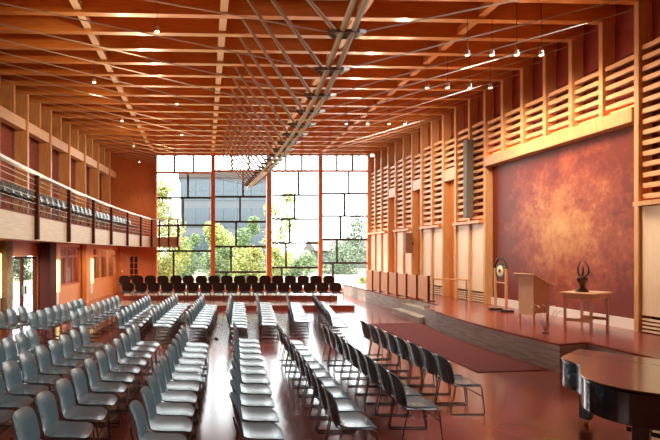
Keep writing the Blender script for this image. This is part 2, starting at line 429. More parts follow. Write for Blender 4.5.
# gong
e = empty('gong', (9.12, 14.8, ST), 0, 'round brass gong hung in a slim wooden stand before the mural', 'gong')
for s in (-1, 1):
    bm = MB(); bm.box(-.03, .03, s * .27 - .03, s * .27 + .03, .05, 1.32); bm.build('post', 'post', e)
    bm = MB(); bm.box(-.2, .2, s * .27 - .06, s * .27 + .06, 0, .06); bevel(bm.build('foot', 'blackmatt', e), .01)
bm = MB(); bm.tube([(0, .29 * math.cos(a), 1.3 + .33 * math.sin(a)) for a in [math.pi * i / 14 for i in range(15)]], .028); bm.build('hoop', 'blackmatt', e, True)
bm = MB(); bm.lathe([(.0, -.02), (.25, -.02), (.262, 0), (.25, .02), (0, .02)], (0, 0, 1.24), 28, 'x'); d = bm.build('rim', 'bronze', e, True)
bm = MB(); bm.lathe([(.06, -.035), (.10, -.03), (.165, -.026), (.17, 0), (.165, .026), (0, .03)], (0, 0, 1.24), 28, 'x'); bm.build('disc', 'brass', d, True)
bm = MB(); bm.lathe([(0, -.055), (.05, -.05), (.065, -.03), (0, -.02)], (0, 0, 1.24), 20, 'x'); bm.build('boss', 'bronze', d, True)
bm = MB(); bm.box(-.02, .02, -.27, .27, .86, .9); bm.build('crossbar', 'post', e)

# lectern
e = empty('lectern', (8.42, 12.3, ST), math.radians(12), 'pale wooden lectern with slanted reading top at the stage front', 'lectern')
def hexa(pts): 
    bm = MB(); bm.add(pts, [(3, 2, 1, 0), (4, 5, 6, 7), (0, 1, 5, 4), (2, 3, 7, 6), (0, 4, 7, 3), (1, 2, 6, 5)]); return bm
W2, D2 = .22, .235
hexa([(x, y, .22) for x, y in ((-D2, -W2), (-D2 + .03, -W2), (-D2 + .03, W2), (-D2, W2))] + [(x, y, 1.22) for x, y in ((-D2, -W2), (-D2 + .03, -W2), (-D2 + .03, W2), (-D2, W2))]).build('front_panel', 'lectern', e)
for s_ in (-1, 1):
    ya, yc = sorted((s_ * W2, s_ * (W2 - .03)))
    hexa([(-D2 + .03, ya, .28), (D2, ya, .28), (D2, yc, .28), (-D2 + .03, yc, .28), (-D2 + .03, ya, 1.22), (D2, ya, .98), (D2, yc, .98), (-D2 + .03, yc, 1.22)]).build('side_panel', 'lectern', e)
for x in (-D2 + .02, D2 - .02):
    for y in (-W2 + .02, W2 - .02):
        bm = MB(); bm.box(x - .022, x + .022, y - .022, y + .022, 0, .3); bm.build('leg', 'lectern', e)
bm = MB(); bm.bar((-.31, 0, 1.27), (.31, 0, .965), .60, .035); bevel(bm.build('reading_top', 'lectern', e), .008)
bm = MB(); bm.box(.28, .31, -.28, .28, 1.0, 1.03); bm.build('ledge', 'lectern', e)
# twig arrangement on the stage in front of the lectern
e = empty('twig_arrangement', (7.62, 10.75, ST), 0, 'thin dark twigs with pale tips standing before the lectern', 'plant')
bm = MB(); bm.lathe([(0, 0), (.07, 0), (.065, .02), (.03, .03), (0, .03)], (0, 0, 0), 18); bm.build('base', 'blackmatt', e, True)
rnd = random.Random(3)
for i in range(7):
    a = -1.3 + i * .42; h = .5 + .18 * rnd.random(); sp = .30 * math.sin(a)
    pts = [(0, 0, .03), (.02 * i - .06, -sp * .35, h * .5), (.03 * i - .1, -sp, h), (.03 * i - .1, -sp * 1.35, h + .04)]
    bm = MB(); bm.tube(pts, [.005, .004, .003, .002], 5); t = bm.build('twig', 'blackmatt', e, True)
    bm = MB()
    for q in range(3): bm.lathe([(0, -.014), (.013, 0), (0, .018)], (pts[2][0] + .02 * q, pts[2][1] - .05 * q * (1 if sp > 0 else -1), h + .012 * q), 6)
    bm.build('bud', 'white', t)

# table with sculpture
ang = math.atan2(.46, .76)
e = empty('side_table', (8.80, 11.08, ST), ang, 'light wooden table with lower stretcher standing before the mural', 'table')
bevel(box('table_top', 'lectern', -.52, .52, -.33, .33, .86, .90, e), .008)
box('apron', 'lectern', -.44, .44, -.26, -.24, .76, .86, e); box('apron', 'lectern', -.44, .44, .24, .26, .76, .86, e)
box('apron', 'lectern', -.44, -.42, -.24, .24, .76, .86, e); box('apron', 'lectern', .42, .44, -.24, .24, .76, .86, e)
for x in (-.43, .43):
    for y in (-.25, .25): box('leg', 'lectern', x - .022, x + .022, y - .022, y + .022, 0, .86, e)
box('stretcher', 'lectern', -.43, .43, -.02, .02, .24, .31, e)
for x in (-.43, .43): box('stretcher', 'lectern', x - .015, x + .015, -.23, .23, .24, .31, e)
e = empty('bronze_sculpture', (8.68, 11.05, ST + .90), 0, 'dark bronze sculpture with upcurved horns standing on the table', 'sculpture')
bm = MB(); bm.lathe([(0, 0), (.13, 0), (.12, .04), (.06, .10), (.05, .16), (.09, .24), (.12, .30), (.10, .34), (0, .34)], (0, 0, 0), 18); bm.build('vase_base', 'bronze', e, True)
for s, dx in ((-1, .10), (1, .16)):
    pts = [(0, -s * .02, .33), (0, -s * (dx + .02), .42), (0, -s * (dx + .03), .55), (0, -s * dx * .75, .66), (0, -s * dx * .35, .73)]
    bm = MB(); bm.tube(pts, [.022, .02, .016, .012, .005], 8); bm.build('horn', 'bronze', e, True)
bm = MB(); bm.tube([(0, 0, .33), (.03, .01, .45), (.0, -.03, .6)], [.02, .02, .006], 8); bm.build('horn', 'bronze', e, True)

# ------------------------------------------------------------------ grand piano
AX, BX = Vector((.62, -.785, 0)), Vector((-.785, -.62, 0))
rz = math.atan2(AX.y, AX.x)   # local +x = AX, local -y = BX
e = empty('grand_piano', (5.45, 6.96, 0), rz, 'black grand piano with closed lid standing beside the stage corner', 'piano')
ctrl = [(0, .72), (.02, .9), (.14, 1.05), (.28, 1.2), (.36, 1.45), (.42, 1.7), (.52, 1.92), (.68, 2.07), (.9, 2.14), (1.15, 2.1), (1.35, 1.95), (1.48, 1.7)]
def smooth_pts(c, n=4):
    out = []
    for i in range(len(c) - 1):
        p0, p1, p2, p3 = [Vector(c[max(0, min(len(c) - 1, j))]) for j in (i - 1, i, i + 1, i + 2)]
        for q in range(n):
            t = q / n
            out.append(.5 * ((2 * p1) + (-p0 + p2) * t + (2 * p0 - 5 * p1 + 4 * p2 - p3) * t * t + (-p0 + 3 * p1 - 3 * p2 + p3) * t ** 3))
    return [tuple(p) for p in out] + [c[-1]]
bent = smooth_pts(ctrl)
out = [(1.5, .22), (0.0, .22)] + bent + [(1.5, 1.5)]
pl = [(a, -b_) for a, b_ in out]                      # local coords
bm = MB(); bm.prism([(x, y) for x, y in pl][::-1], .62, .965); bevel(bm.build('case', 'black', e, True), .012)
off = [(-.015, .5)] + [(a - .015, b_ + .01) for a, b_ in bent] + [(1.515, 1.5), (1.515, .5)]
bm = MB(); bm.prism([(a, -b_) for a, b_ in off], .97, .995); lid = bevel(bm.build('lid', 'pianolid', e, True), .006)
bm = MB(); bm.prism([(-.015, -.02), (-.015, -.493), (1.515, -.493), (1.515, -.02)], .97, .995); bevel(bm.build('front_lid', 'pianolid', e), .006)
for x in (0, 1.44):
    bm = MB(); bm.box(x, x + .06, -.24, 0, .62, .965); bevel(bm.build('cheek', 'black', e), .012)
bm = MB(); bm.box(.06, 1.44, -.24, 0, .62, .70); kb = bm.build('keybed', 'black', e)
bm = MB(); bm.box(.08, 1.42, -.16, -.01, .70, .73); bm.build('white_keys', 'white', kb)
bm = MB()
for i in range(36): bm.box(.1 + i * .0366, .112 + i * .0366, -.16, -.07, .73, .745)
bm.build('black_keys', 'blackmatt', kb)
for a, b_ in ((.14, .32), (1.36, .32), (.95, 1.75)):
    bm = MB(); bm.box(a - .07, a + .07, -b_ - .07, -b_ + .07, .10, .62)
    lg = bevel(bm.build('leg', 'black', e), .015)
    bm = MB(); bm.lathe([(0, -.02), (.05, -.02), (.05, .02), (0, .02)], (a, -b_, .05), 14, 'x'); bm.build('caster', 'brass', lg, True)
bm = MB(); bm.box(.68, .72, -.5, -.46, .14, .62); bm.box(.80, .84, -.5, -.46, .14, .62); bm.box(.6, .92, -.52, -.40, .10, .16); ly = bm.build('pedal_lyre', 'black', e)
for a in (.68, .76, .84):
    bm = MB(); bm.box(a - .015, a + .015, -.40, -.28, .11, .125); bm.build('pedal', 'brass', ly)

# ------------------------------------------------------------------ left side: lower wall, doors, windows, balcony
def lw(y, off=0): return (xl(y) + off, y)
def lwall(bm, y0, y1, z0, z1, o0=-.2, o1=0.0):
    bm.prism([lw(y0, o0), lw(y0, o1), lw(y1, o1), lw(y1, o0)], z0, z1)
b = MB()
lwall(b, -1, 15.9, 0, 2.75); lwall(b, 18.0, 20.15, 0, 2.75); lwall(b, 15.9, 18.0, 2.25, 2.75)
lwall(b, 20.15, 22.4, 0, .95); lwall(b, 20.15, 22.4, 2.62, 2.75)
lwall(b, 22.4, 24.25, 0, 2.75); lwall(b, 24.25, 28.3, 0, .95); lwall(b, 24.25, 28.3, 2.62, 2.75); lwall(b, 28.3, 28.7, 0, 2.75)
struct(b.build('wall_left', 'orangewood'))
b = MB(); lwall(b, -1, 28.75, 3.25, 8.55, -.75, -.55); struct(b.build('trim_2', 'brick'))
b = MB(); lwall(b, 8.9, 28.55, 6.75, 7.12, -.35, -.06); o = b.build('header_beam', 'pale'); tag(o, 'pale timber header running along the wall above the balcony', 'beam')
# end wall beside the window
b = MB(); b.box(-9.5, -3.0, WY, WY + .2, 0, 8.55)
struct(b.build('wall_end', 'endwall'))
def glazed(name, y0, y1, z0, z1, nm, m, transom=None, door=False):
    b = MB(); r = .06
    lwall(b, y0, y0 + .07, z0, z1, -.16, -.04); lwall(b, y1 - .07, y1, z0, z1, -.16, -.04)
    lwall(b, y0 + .07, y1 - .07, z1 - .07, z1, -.16, -.04)
    lwall(b, y0 + .07, y1 - .07, z0, z0 + (.2 if door else .07), -.16, -.04)
    for i in range(1, nm):
        y = y0 + (y1 - y0) * i / nm; lwall(b, y - .045, y + .045, z0 + .07, z1 - .07, -.15, -.05)
    if transom: lwall(b, y0 + .07, y1 - .07, transom - .04, transom + .04, -.15, -.05)
    o = struct(b.build(name, m))
    g = MB(); lwall(g, y0 + .07, y1 - .07, z0 + .07, z1 - .07, -.105, -.095); g.build('glass_pane', 'glass', o)
    return o
d = glazed('door_1', 15.92, 17.98, 0, 2.23, 2, 'maroon', None, True)
bm = MB()
for y in (16.85, 17.05): lwall(bm, y - .02, y + .02, .9, 1.2, -.04, .02)
bm.build('door_handle', 'chrome', d)
glazed('window_5', 20.17, 22.38, .96, 2.61, 3, 'riser', 2.2)
glazed('window_6', 24.27, 28.28, .96, 2.61, 3, 'orangewood', 2.2)
# rooms behind the left windows
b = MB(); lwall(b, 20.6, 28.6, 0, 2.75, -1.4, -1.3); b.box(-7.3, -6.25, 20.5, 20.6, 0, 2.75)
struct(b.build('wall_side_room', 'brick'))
o = cbox('pier', 'maroon', xl(18.75) + .01, xl(18.5) + .42, 17.95, 18.75, 0, 2.75); tag(o, 'dark maroon square pier under the balcony beside the glass doors', 'pier')
o = cbox('timber_post', 'orangewood', xl(22.95) + .01, xl(23) + .22, 22.5, 22.95, 0, 2.75); tag(o, 'orange timber post under the balcony between the two windows', 'post')
o = cbox('speckled_post', 'mottled', xl(15.8) + .01, xl(15.5) + .2, 15.35, 15.8, 0, 2.75); tag(o, 'pale mottled timber post left of the glass doors under the balcony', 'post')
for y, lab, z0, z1 in ((15.15, 'tall yellow wall light at the left picture edge under the balcony', .95, 2.35),
                       (19.75, 'tall yellow wall light beside the dark maroon pier', .75, 2.05), (23.95, 'tall yellow wall light beside the orange post and last windows', .85, 2.05)):
    e = empty('wall_light', (xl(y), y, z0), math.radians(-6), lab, 'wall light', 'tall yellow wall lights')
    box('back_plate', 'white', -.02, .02, -.14, .14, -.5, z1 - z0 + .05, e); bevel(box('diffuser', 'lampwarm', .02, .10, -.10, .10, 0, z1 - z0, e), .02)
# door with small panes in the end wall
bm = MB()
for x in (-4.52, -3.98): bm.box(x - .04, x + .04, WY - .05, WY - .003, 0, 2.2)
bm.box(-4.48, -4.02, WY - .05, WY - .003, 2.12, 2.2); bm.box(-4.48, -4.02, WY - .05, WY - .003, 0, .75)
for z in (1.05, 1.4, 1.75): bm.box(-4.48, -4.02, WY - .045, WY - .003, z - .015, z + .015)
bm.box(-4.27, -4.23, WY - .045, WY - .003, .75, 2.12)
d = struct(bm.build('door_2', 'endwall')); box('door_pane', 'maroon', -4.48, -4.02, WY - .02, WY - .003, .75, 2.12, d)
bm = MB(); bm.box(-.04, .04, -.012, 0, 0, .12); o = bm.build('light_switch', 'white', None, loc=(-4.95, WY, 1.2)); tag(o, 'small white light switch on the orange end wall', 'switch')

# left upper columns
for k in range(-2, 18):
    y = yb(k, -6); z0 = 3.25 if k % 2 else 7.12
    bm = MB(); bm.box(-.48, 0, -.075, .075, 0, 8.06 - z0)
    o = bevel(bm.build('wall_column', 'post', None, loc=(xl(y), y, z0)), .008, 1)
    if k % 2: lab = 'tall timber column rising behind the balcony chairs, %s from the end wall' % ORD[(17 - k) // 2 + 1]
    else: lab = 'short timber column above the balcony header beam, %s from the end wall' % ORD[(16 - k) // 2 + 1]
    tag(o, lab, 'column', 'columns above the balcony')

# balcony
YB0, YB1 = 7.0, 27.6
by = [YB0 + (YB1 - YB0) * i / 40 for i in range(41)]
edgeb = [(xbal(y), y) for y in by] + [(-1.5, YB1)]
bal = empty('balcony', (-4.2, 17, 2.68), 0, 'curved timber balcony along the left wall with pale fascia and cable railing', 'balcony')
def bl(p): return (p[0] + 4.2, p[1] - 17, p[2] - 2.68)
bm = MB(); pts = edgeb + [(-1.5, WY - .14), (-3.0, WY - .14), (xl(WY) - .5, WY - .02), (xl(YB0) - .55, YB0)]
bm.prism(pts, 2.76, 3.24); bm.v = [bl(p) for p in bm.v]; bm.build('floor_slab', 'riser', bal)
bm = MB(); bm.prism([(x - .3, y) for x, y in edgeb[:-1]] + [(xl(YB1) - .5, YB1), (xl(YB0) - .55, YB0)], 3.24, 3.38); bm.v = [bl(p) for p in bm.v]; bm.build('raised_floor', 'backing', bal)
def ribbon(bm, pts, w, z0, z1, side=1):
    n = len(pts); L, R = [], []
    for i in range(n):
        a = Vector(pts[max(0, i - 1)]); c = Vector(pts[min(n - 1, i + 1)]); d = (c - a).normalized(); nr = Vector((d.y, -d.x))
        p = Vector(pts[i]); L.append(p); R.append(p + nr * w)
    vs = [(p.x, p.y, z) for z in (z0, z1) for q in (L, R) for p in q]; fs = []
    for i in range(n - 1):
        fs += [(i, i + 1, n + i + 1, n + i), (2 * n + i, 3 * n + i, 3 * n + i + 1, 2 * n + i + 1), (i, 2 * n + i, 2 * n + i + 1, i + 1), (n + i, n + i + 1, 3 * n + i + 1, 3 * n + i)]
    fs += [(0, n, 3 * n, 2 * n), (n - 1, 3 * n - 1, 4 * n - 1, 2 * n - 1)]
    bm.add(vs, fs)
bm = MB(); ribbon(bm, edgeb, .05, 2.68, 3.26); bm.v = [bl(p) for p in bm.v]; bm.build('fascia', 'fascia', bal)
bm = MB(); ribbon(bm, [(x + .02, y) for x, y in edgeb], .14, 4.25, 4.31); bm.v = [bl(p) for p in bm.v]; bm.build('top_rail', 'white', bal)
for z in (3.42, 3.57, 3.72, 3.87, 4.02, 4.14):
    bm = MB(); bm.tube([(x + .075, y, z) for x, y in edgeb], .009, 5); bm.v = [bl(p) for p in bm.v]; bm.build('cable', 'steel', bal)
def y_for(px):
    lo, hi = 7.0, 27.6
    for _ in range(40):
        m_ = (lo + hi) / 2
        if CX + F * xbal(m_) / m_ < px: lo = m_
        else: hi = m_
    return lo
for px in (-45, 33, 65.6, 90.7, 109, 125.5, 139, 150):
    y = y_for(px); x = xbal(y)
    bm = MB(); bm.box(x + .05, x + .15, y - .05, y + .05, 2.70, 4.25); bm.v = [bl(p) for p in bm.v]; bm.build('rail_post', 'maroon', bal)
for x in (-2.62, -2.08, -1.56):
    bm = MB(); bm.box(x - .04, x + .04, YB1 - .16, YB1 - .06, 2.70, 4.25); bm.v = [bl(p) for p in bm.v]; bm.build('rail_post', 'maroon', bal)

# ------------------------------------------------------------------ window wall
ROWS = {  # pixel grid of the photograph turned into metres at the window wall
    1: (157, 211, 172.7, [197.8, 225.3, 251], [[174.5, 193.4], [188], [183], [179], [173.6]]),
    2: (215, 266, 171, [196.7, 221.8, 246.6, 272], [[232, 249], [243], [240], [236], [231], [226]]),
    3: (272, 318, 171, [195, 219, 243, 267.6], [[286, 302], [298.6], [294.8], [289.8], [286], [281.8]]),
    4: (322.5, 367.5, 171, [193.7, 216, 239.5, 263], [[337, 352.6], [349], [344.7], [340.6], [337], [333]]),
}
def wx(x): return (x - CX) * WY / F
def wz(y): return EYE + (CY - y) * WY / F
ZB, ZT = .22, 8.2
for n, (xa, xb, tr_, ys_, vs_) in ROWS.items():
    X0, X1 = wx(xa), wx(xb)
    root = struct(box('window_%d' % n, 'windowwood', X0, X1, WY - .04, WY + .08, wz(tr_) - .06, wz(tr_) + .06))
    lev = [ZT, wz(tr_)] + [wz(y) for y in ys_] + [ZB]
    bm = MB()
    for z in lev[2:-1]: bm.box(X0, X1, WY, WY + .07, z - .06, z + .06)
    for z in (lev[0], lev[-1]): bm.box(X0, X1, WY, WY + .07, z - .03, z + .03)
    for i, vl in enumerate(vs_):
        if i + 1 >= len(lev): break
        for x in vl: bm.box(wx(x) - .055, wx(x) + .055, WY, WY + .07, lev[i + 1] + .03, lev[i] - .03)
    bm.build('mullions', 'mullion', root)
    box('glass_pane', 'glass', X0, X1, WY + .03, WY + .04, ZB, ZT, root)
for i, (x, w) in enumerate(((156, .13), (213, .24), (269, .28), (320.3, .22), (368.5, .14))):
    o = cbox('window_post', 'windowwood', wx(x) - w / 2, wx(x) + w / 2, WY - .12, WY + .12, 0, 8.5)
    tag(o, ['orange timber window post against the end wall', 'orange timber window post, first from the end wall\'s edge post', 'orange timber window post in the middle of the window wall',
            'orange timber window post, second from the slatted wall', 'orange timber window post in the corner by the slatted wall'][i], 'post', 'window posts')
struct(box('trim_3', 'windowwood', -3.0, XR, WY - .06, WY + .1, 8.16, 8.55))
struct(box('trim_4', 'windowwood', -3.0, XR + .4, WY - .1, WY + .12, 0, .22))

# ------------------------------------------------------------------ platform by the window
for nm_, lab, xr, ya, z0, z1 in (('platform', 'lower step of the low platform in front of the window, carrying the front brown chairs', 6.2, 19.9, 0, .20),
                                 ('platform', 'upper step of the low platform in front of the window, carrying the rear brown chairs', 6.0, 21.75, .20, .44)):
    yb_ = 23.4 if z0 else 21.74
    pf = empty(nm_, (1, 20, z0), 0, lab, 'platform')
    if z0: box('riser', 'riser', -4.75, xr - 1, ya - 20, yb_ - 20, -z0, z1 - z0 - .04, pf)
    else: box('riser', 'riser', -4.75, xr - 1, ya - 20, yb_ - 20, 0, z1 - .04, pf)
    box('tread', 'tread', -4.75, xr - .98, ya - 20.03, yb_ - 20, z1 - z0 - .04, z1 - z0, pf)

# ------------------------------------------------------------------ chairs
def sq(u, v, n):
    r = max(abs(u), abs(v))
    if r < 1e-6: return u, v
    s_ = r / ((abs(u) ** n + abs(v) ** n) ** (1 / n)); return u * s_, v * s_
def seat_f(u, v):
    a, c = sq(u, v, 5)
    x = .01 + .235 * a; y = .230 * c * (1 - .04 * a)
    z = .445 + .015 * (c * c) - .008 * (1 - a * a) - (.035 * max(0, a - .45) ** 2 / .3) + .03 * max(0, -a - .55) ** 2 / .2
    return (x, y, z)
def back_f(u, v):
    a, c = sq(u, v, 4)          # a up, c sideways
    h = .635 + .205 * a; y = .232 * c * (1 - .03 * a)
    x = -.225 - .20 * (h - .43) * .9 + .045 * c * c - .03 * max(0, a) ** 2 + .02 * max(0, -a - .4)
    return (x, y, h)
def make_chair(plastic):
    root = empty('stacking_chair')
    bm = MB(); bm.shell(seat_f, 8, 8, .016); bm.build('seat', plastic, root, True)
    bm = MB(); bm.shell(back_f, 10, 8, -.016); bm.build('backrest', plastic, root, True)
    for s in (-1, 1):
        y = s * .222
        bm = MB()
        bm.tube([(-.30, y * .9, .66), (-.245, y * .97, .46), (-.20, y, .425), (.16, y, .425), (.205, y, .40), (.25, y, .03), (.235, y, .010), (-.24, y, .010), (-.255, y, .03), (-.18, y, .42)], .0095, 6)
        bm.build('side_frame', 'chrome', root, True)
    bm = MB(); bm.tube([(.222, -.222, .27), (.222, .222, .27)], .008, 6); bm.build('crossbar', 'chrome', root, True)
    bm = MB(); bm.tube([(-.16, -.222, .415), (-.16, .222, .415)], .008, 6); bm.build('crossbar', 'chrome', root, True)
    return root
proto = make_chair('plastic'); used = [False]
def chair(x, y, z, rz, label, group):
    if not used[0]: o = proto; used[0] = True
    else: o = copy_tree(proto)
    o.location = (x, y, z); o.rotation_euler = (0, 0, rz); tag(o, label, 'chair', group)
    return o
def row(a, c, n, where, block, group):
    a, c = Vector(a), Vector(c); d = (c - a).normalized(); ang = math.atan2(-d.x, d.y)
    f = Vector((d.y, -d.x)); rnd = random.Random(int(a.x * 100 + 999))
    for i in range(n):
        p = a + (c - a) * (i / max(1, n - 1)) + f * .28
        chair(p.x + rnd.uniform(-.012, .012), p.y + rnd.uniform(-.01, .01), 0, ang + rnd.uniform(-.025, .025),
              'grey chair, %s from the near end of %s, %s' % (ORD[i + 1], where, block), group)
NB, FB = 'near block', 'far block'
near = [((3.6, 7.3), (3.61, 10.97), 8), ((2.46, 6.27), (2.57, 10.4), 9), ((1.43, 5.59), (1.60, 10.42), 10), ((.33, 5.26), (.66, 10.6), 11),
        ((-.71, 4.95), (-.46, 10.1), 11), ((-1.8, 4.74), (-1.5, 10.24), 11), ((-2.9, 5.2), (-2.57, 10.1), 10), ((-3.7, 7.2), (-3.5, 9.7), 6)]
for i, (a, c, n) in enumerate(near):
    row(a, c, n, 'the row nearest the carpet' if i == 0 else 'the %s row from the carpet' % ORD[i + 1], NB, 'chairs in the near block')
far = [((3.3, 12.8), (4.2, 18.7), 12), ((2.44, 13.7), (3.14, 18.3), 9), ((1.46, 13.0), (2.0, 18.3), 10), ((.6, 12.6), (1.0, 18.3), 11),
       ((-.45, 12.6), (-.07, 17.5), 10), ((-1.44, 12.8), (-1.1, 17.9), 10), ((-2.25, 12.4), (-2.07, 17.45), 10), ((-3.47, 12.6), (-3.16, 17.2), 9),
       ((-4.5, 12.4), (-4.13, 16.0), 8), ((-5.38, 12.5), (-5.25, 13.7), 3)]
for i, (a, c, n) in enumerate(far):
    row(a, c, n, 'the row nearest the stage' if i == 0 else 'the %s row from the stage' % ORD[i + 1], FB, 'chairs in the far block')
# balcony chairs
n = 34
for i in range(n):
    y = 9.0 + i * .53; x = xbal(y) - .62
    d = Vector((xbal(y + .1) - xbal(y - .1), .2)).normalized()
    chair(x, y, 3.38, math.atan2(-d.x, d.y), 'grey chair on the balcony behind the cable railing, %s from its far end' % ORD[n - i], 'chairs on the balcony')
# brown chairs on the platform
def brown_chair():
    root = empty('upholstered_chair')
    def sf(u, v):
        a, c = sq(u, v, 6); return (.02 + .24 * a, .235 * c, .46 + .012 * (1 - a * a) * (1 - c * c))
    bm = MB(); bm.shell(sf, 6, 6, .05); bm.build('seat', 'plastic', root, True)
    def bf(u, v):
        a, c = sq(u, v, 3.0); h = .645 + .20 * a; return (-.22 - .14 * (h - .46) + .03 * c * c, .265 * c, h)
    bm = MB(); bm.shell(bf, 6, 8, -.04); bm.build('backrest', 'fabric', root, True)
    for sx, sy in ((1, 1), (1, -1), (-1, 1), (-1, -1)):
        bm = MB(); bm.tube([(.02 + sx * .21, sy * .21, .44), (.02 + sx * .23, sy * .22, 0)], .012, 6); bm.build('leg', 'chrome', root, True)
    for sy in (-1, 1):
        bm = MB(); bm.tube([(-.2, sy * .2, .43), (-.25, sy * .2, .6)], .011, 6); bm.build('back_post', 'chrome', root, True)
    return root
bp_ = brown_chair(); ub = [False]
def brown(x, y, z, label, group):
    global bp_
    if not ub[0]: o = bp_; ub[0] = True
    else: o = copy_tree(bp_)
    o.location = (x, y, z); o.rotation_euler = (0, 0, -math.pi / 2 + random.uniform(-.05, .05)); tag(o, label, 'chair', group)
for r_, (z, y, px0, n) in enumerate(((.205, 21.0, 127, 17), (.445, 22.4, 124, 17))):
    st_ = (337 - 127) / 16 if r_ == 0 else (330 - 124) / 16
    for i in range(n):
        x = (px0 + st_ * i - CX) * y / F
        brown(x, y, z, 'dark brown chair on the platform, %s row, %s from the left wall' % ('front' if r_ == 0 else 'rear', ORD[i + 1]), 'brown chairs on the platform, %s row' % ('front' if r_ == 0 else 'rear'))

# floor outlet boxes in the aisle
for x, y, lab in ((.32, 13.2, 'small dark floor outlet in the pale aisle, farther one'), (-.02, 10.4, 'small dark floor outlet in the pale aisle, nearer one')):
    e = empty('floor_outlet', (x - .1, y, 0), 0, lab, 'floor outlet', 'floor outlets')
    bevel(box('cover_plate', 'darksteel', -.16, .16, -.1, .1, 0.0, .012, e), .004); bevel(box('lid', 'blackmatt', .05, .13, -.05, .05, .012, .05, e), .006)

# ------------------------------------------------------------------ ceiling spotlights
def spot(x, y, z, top, label, group, on=True):
    e = empty('ceiling_spotlight', (x, y, z), 0, label, 'spotlight', group)
    bm = MB(); bm.tube([(0, 0, .1), (0, 0, top - z)], .008, 6); bm.build('stem', 'darksteel', e)
    bm = MB(); bm.lathe([(0, .12), (.045, .11), (.055, .02), (.06, 0), (.05, .0), (0, .005)], (0, 0, 0), 14); bm.build('lamp_head', 'steel', e, True)
    bm = MB(); bm.lathe([(0, -.012), (.045, -.006), (.045, .004), (0, .004)], (0, 0, 0), 14); bm.build('lens', 'lens', e, True)
    if on:
        l = bpy.data.lights.new('spot_beam', 'SPOT'); l.energy = on; l.color = (1, .82, .60); l.spot_size = math.radians(75); l.spot_blend = .7; l.shadow_soft_size = .06
        lo = bpy.data.objects.new('spot_beam', l); COL.objects.link(lo); lo.location = (x, y, z - .03)
        return lo
    return None
def aim(o, t):
    o.rotation_euler = (Vector(t) - o.location).to_track_quat('-Z', 'Y').to_euler()
for r_, (y, xs) in enumerate(((11.7, (6.4, 7.0, 7.6, 8.2)), (14.05, (6.5, 7.1, 7.75, 8.35)), (18.0, (5.3, 6.1, 6.9, 7.5)))):
    for i, x in enumerate(xs):
        l = spot(x, y, 7.2, 8.5, 'small glowing spotlight hung before the stage wall, %s row, %s from the wall' % (('nearest', 'middle', 'farthest')[r_], ORD[len(xs) - i]), 'spotlights hung before the stage', 220)
        if l:
            aim(l, (9.9, y + (-.2 + .8 * i, -.6 + .9 * i, 1.5 + 1.6 * i)[r_], 2.9)); l.data.energy = (210, 200, 200)[r_]; l.data.spot_size = math.radians(125); l.data.spot_blend = 1
for i, (x, y) in enumerate(((-1.1, 11.0), (-3.3, 14.3), (-.96, 16.4), (-3.2, 18.5), (-1.0, 20.7), (-3.4, 22.9), (-3.7, 27.0))):
    l = spot(x, y, 7.45, 8.5, 'small glowing spotlight under the roof beams over the grey chairs, %s from the window' % ORD[7 - i], 'spotlights under the roof beams', 90)
    if l: l.data.spot_size = math.radians(110)
# added fill spots with no fixtures: they wash the seating from the stage side
for y in (2.0, 5.0, 8.0, 11.0, 14.5, 18.5):
    l = bpy.data.lights.new('seating_fill', 'SPOT'); l.energy = 800; l.color = (.93, .98, 1); l.spot_size = math.radians(80); l.spot_blend = .8; l.shadow_soft_size = .25
    lo = bpy.data.objects.new('seating_fill', l); COL.objects.link(lo); lo.location = (8.9, y, 7.5); aim(lo, (-1.5, y + 1, .4))

# added fixtureless spots by the balcony edge and stage wall brighten the timber roof
def fill_spot(x, y, z, t, en, size=105):
    l = bpy.data.lights.new('added_fill_spot', 'SPOT'); l.energy = en; l.color = (1, .74, .46); l.spot_size = math.radians(size); l.spot_blend = .7; l.shadow_soft_size = .12
    lo = bpy.data.objects.new('added_fill_spot', l); COL.objects.link(lo); lo.location = (x, y, z); aim(lo, t)
for y in (8.5, 12.5, 16.5, 20.5, 24.5, 27.3):
    fill_spot(xbal(y) + .35, y, 3.0, (.8, y - 5.0, 8.1), 320)
    fill_spot(XR - 1.2, y + .3, 3.6, (4.2, y - 5.0, 8.1), 200 if y > 18 else 95)
# more added spots: high ones brighten the balcony wall, low ones the space beneath
for y in (5.0, 10.0, 15.0, 20.0):
    fill_spot(-1.1, y, 7.4, (-7.0, y + 5.5, 4.6), 270, 80)
for y in (12.5, 16.0, 19.0, 21.5, 24.0, 26.5):
    fill_spot(xl(y) + 1.15, y, 2.66, (xl(y) + .6, y + .6, 0), 60, 140)
# ------------------------------------------------------------------ outside
struct(box('ground', 'ground', -80, 80, WY + .13, 200, -.4, -.05))
struct(box('ground_side', 'patio', -80, -9.5, -10, WY + .13, -.4, -.05))
struct(box('path', 'paving', 5.0, 60, 33, 60, -.05, -.03))
e = empty('office_building', (6, 70, 0), 0, 'grey building with blue glazing seen through the window beyond the trees', 'building')
box('wall', 'facade', -9.6, 3.0, 0, 10, 0, 13.2, e); box('roof', 'lowroof', -9.9, 3.3, -.3, 10.2, 13.2, 14.0, e)
for r_, (z0, z1) in enumerate(((9.9, 12.8), (6.0, 8.8), (2.0, 4.8))):
    for i in range(6):
        x = -9.3 + i * 2.02
        w = box('window_band', 'facadeglass', x, x + 1.9, -.08, 0, z0, z1, e)
        bm = MB()
        for q in range(1, 4): bm.box(x + q * .475 - .03, x + q * .475 + .03, -.12, -.08, z0, z1)
        bm.box(x, x + 1.9, -.12, -.08, (z0 + z1) / 2 - .03, (z0 + z1) / 2 + .03); bm.build('glazing_bars', 'facade', w)
e = empty('low_building', (22, 75, 0), 0, 'low brown roofed building seen through the right window bays', 'building')
box('wall', 'facade', -4, 14, 0, 8, 0, 2.6, e)
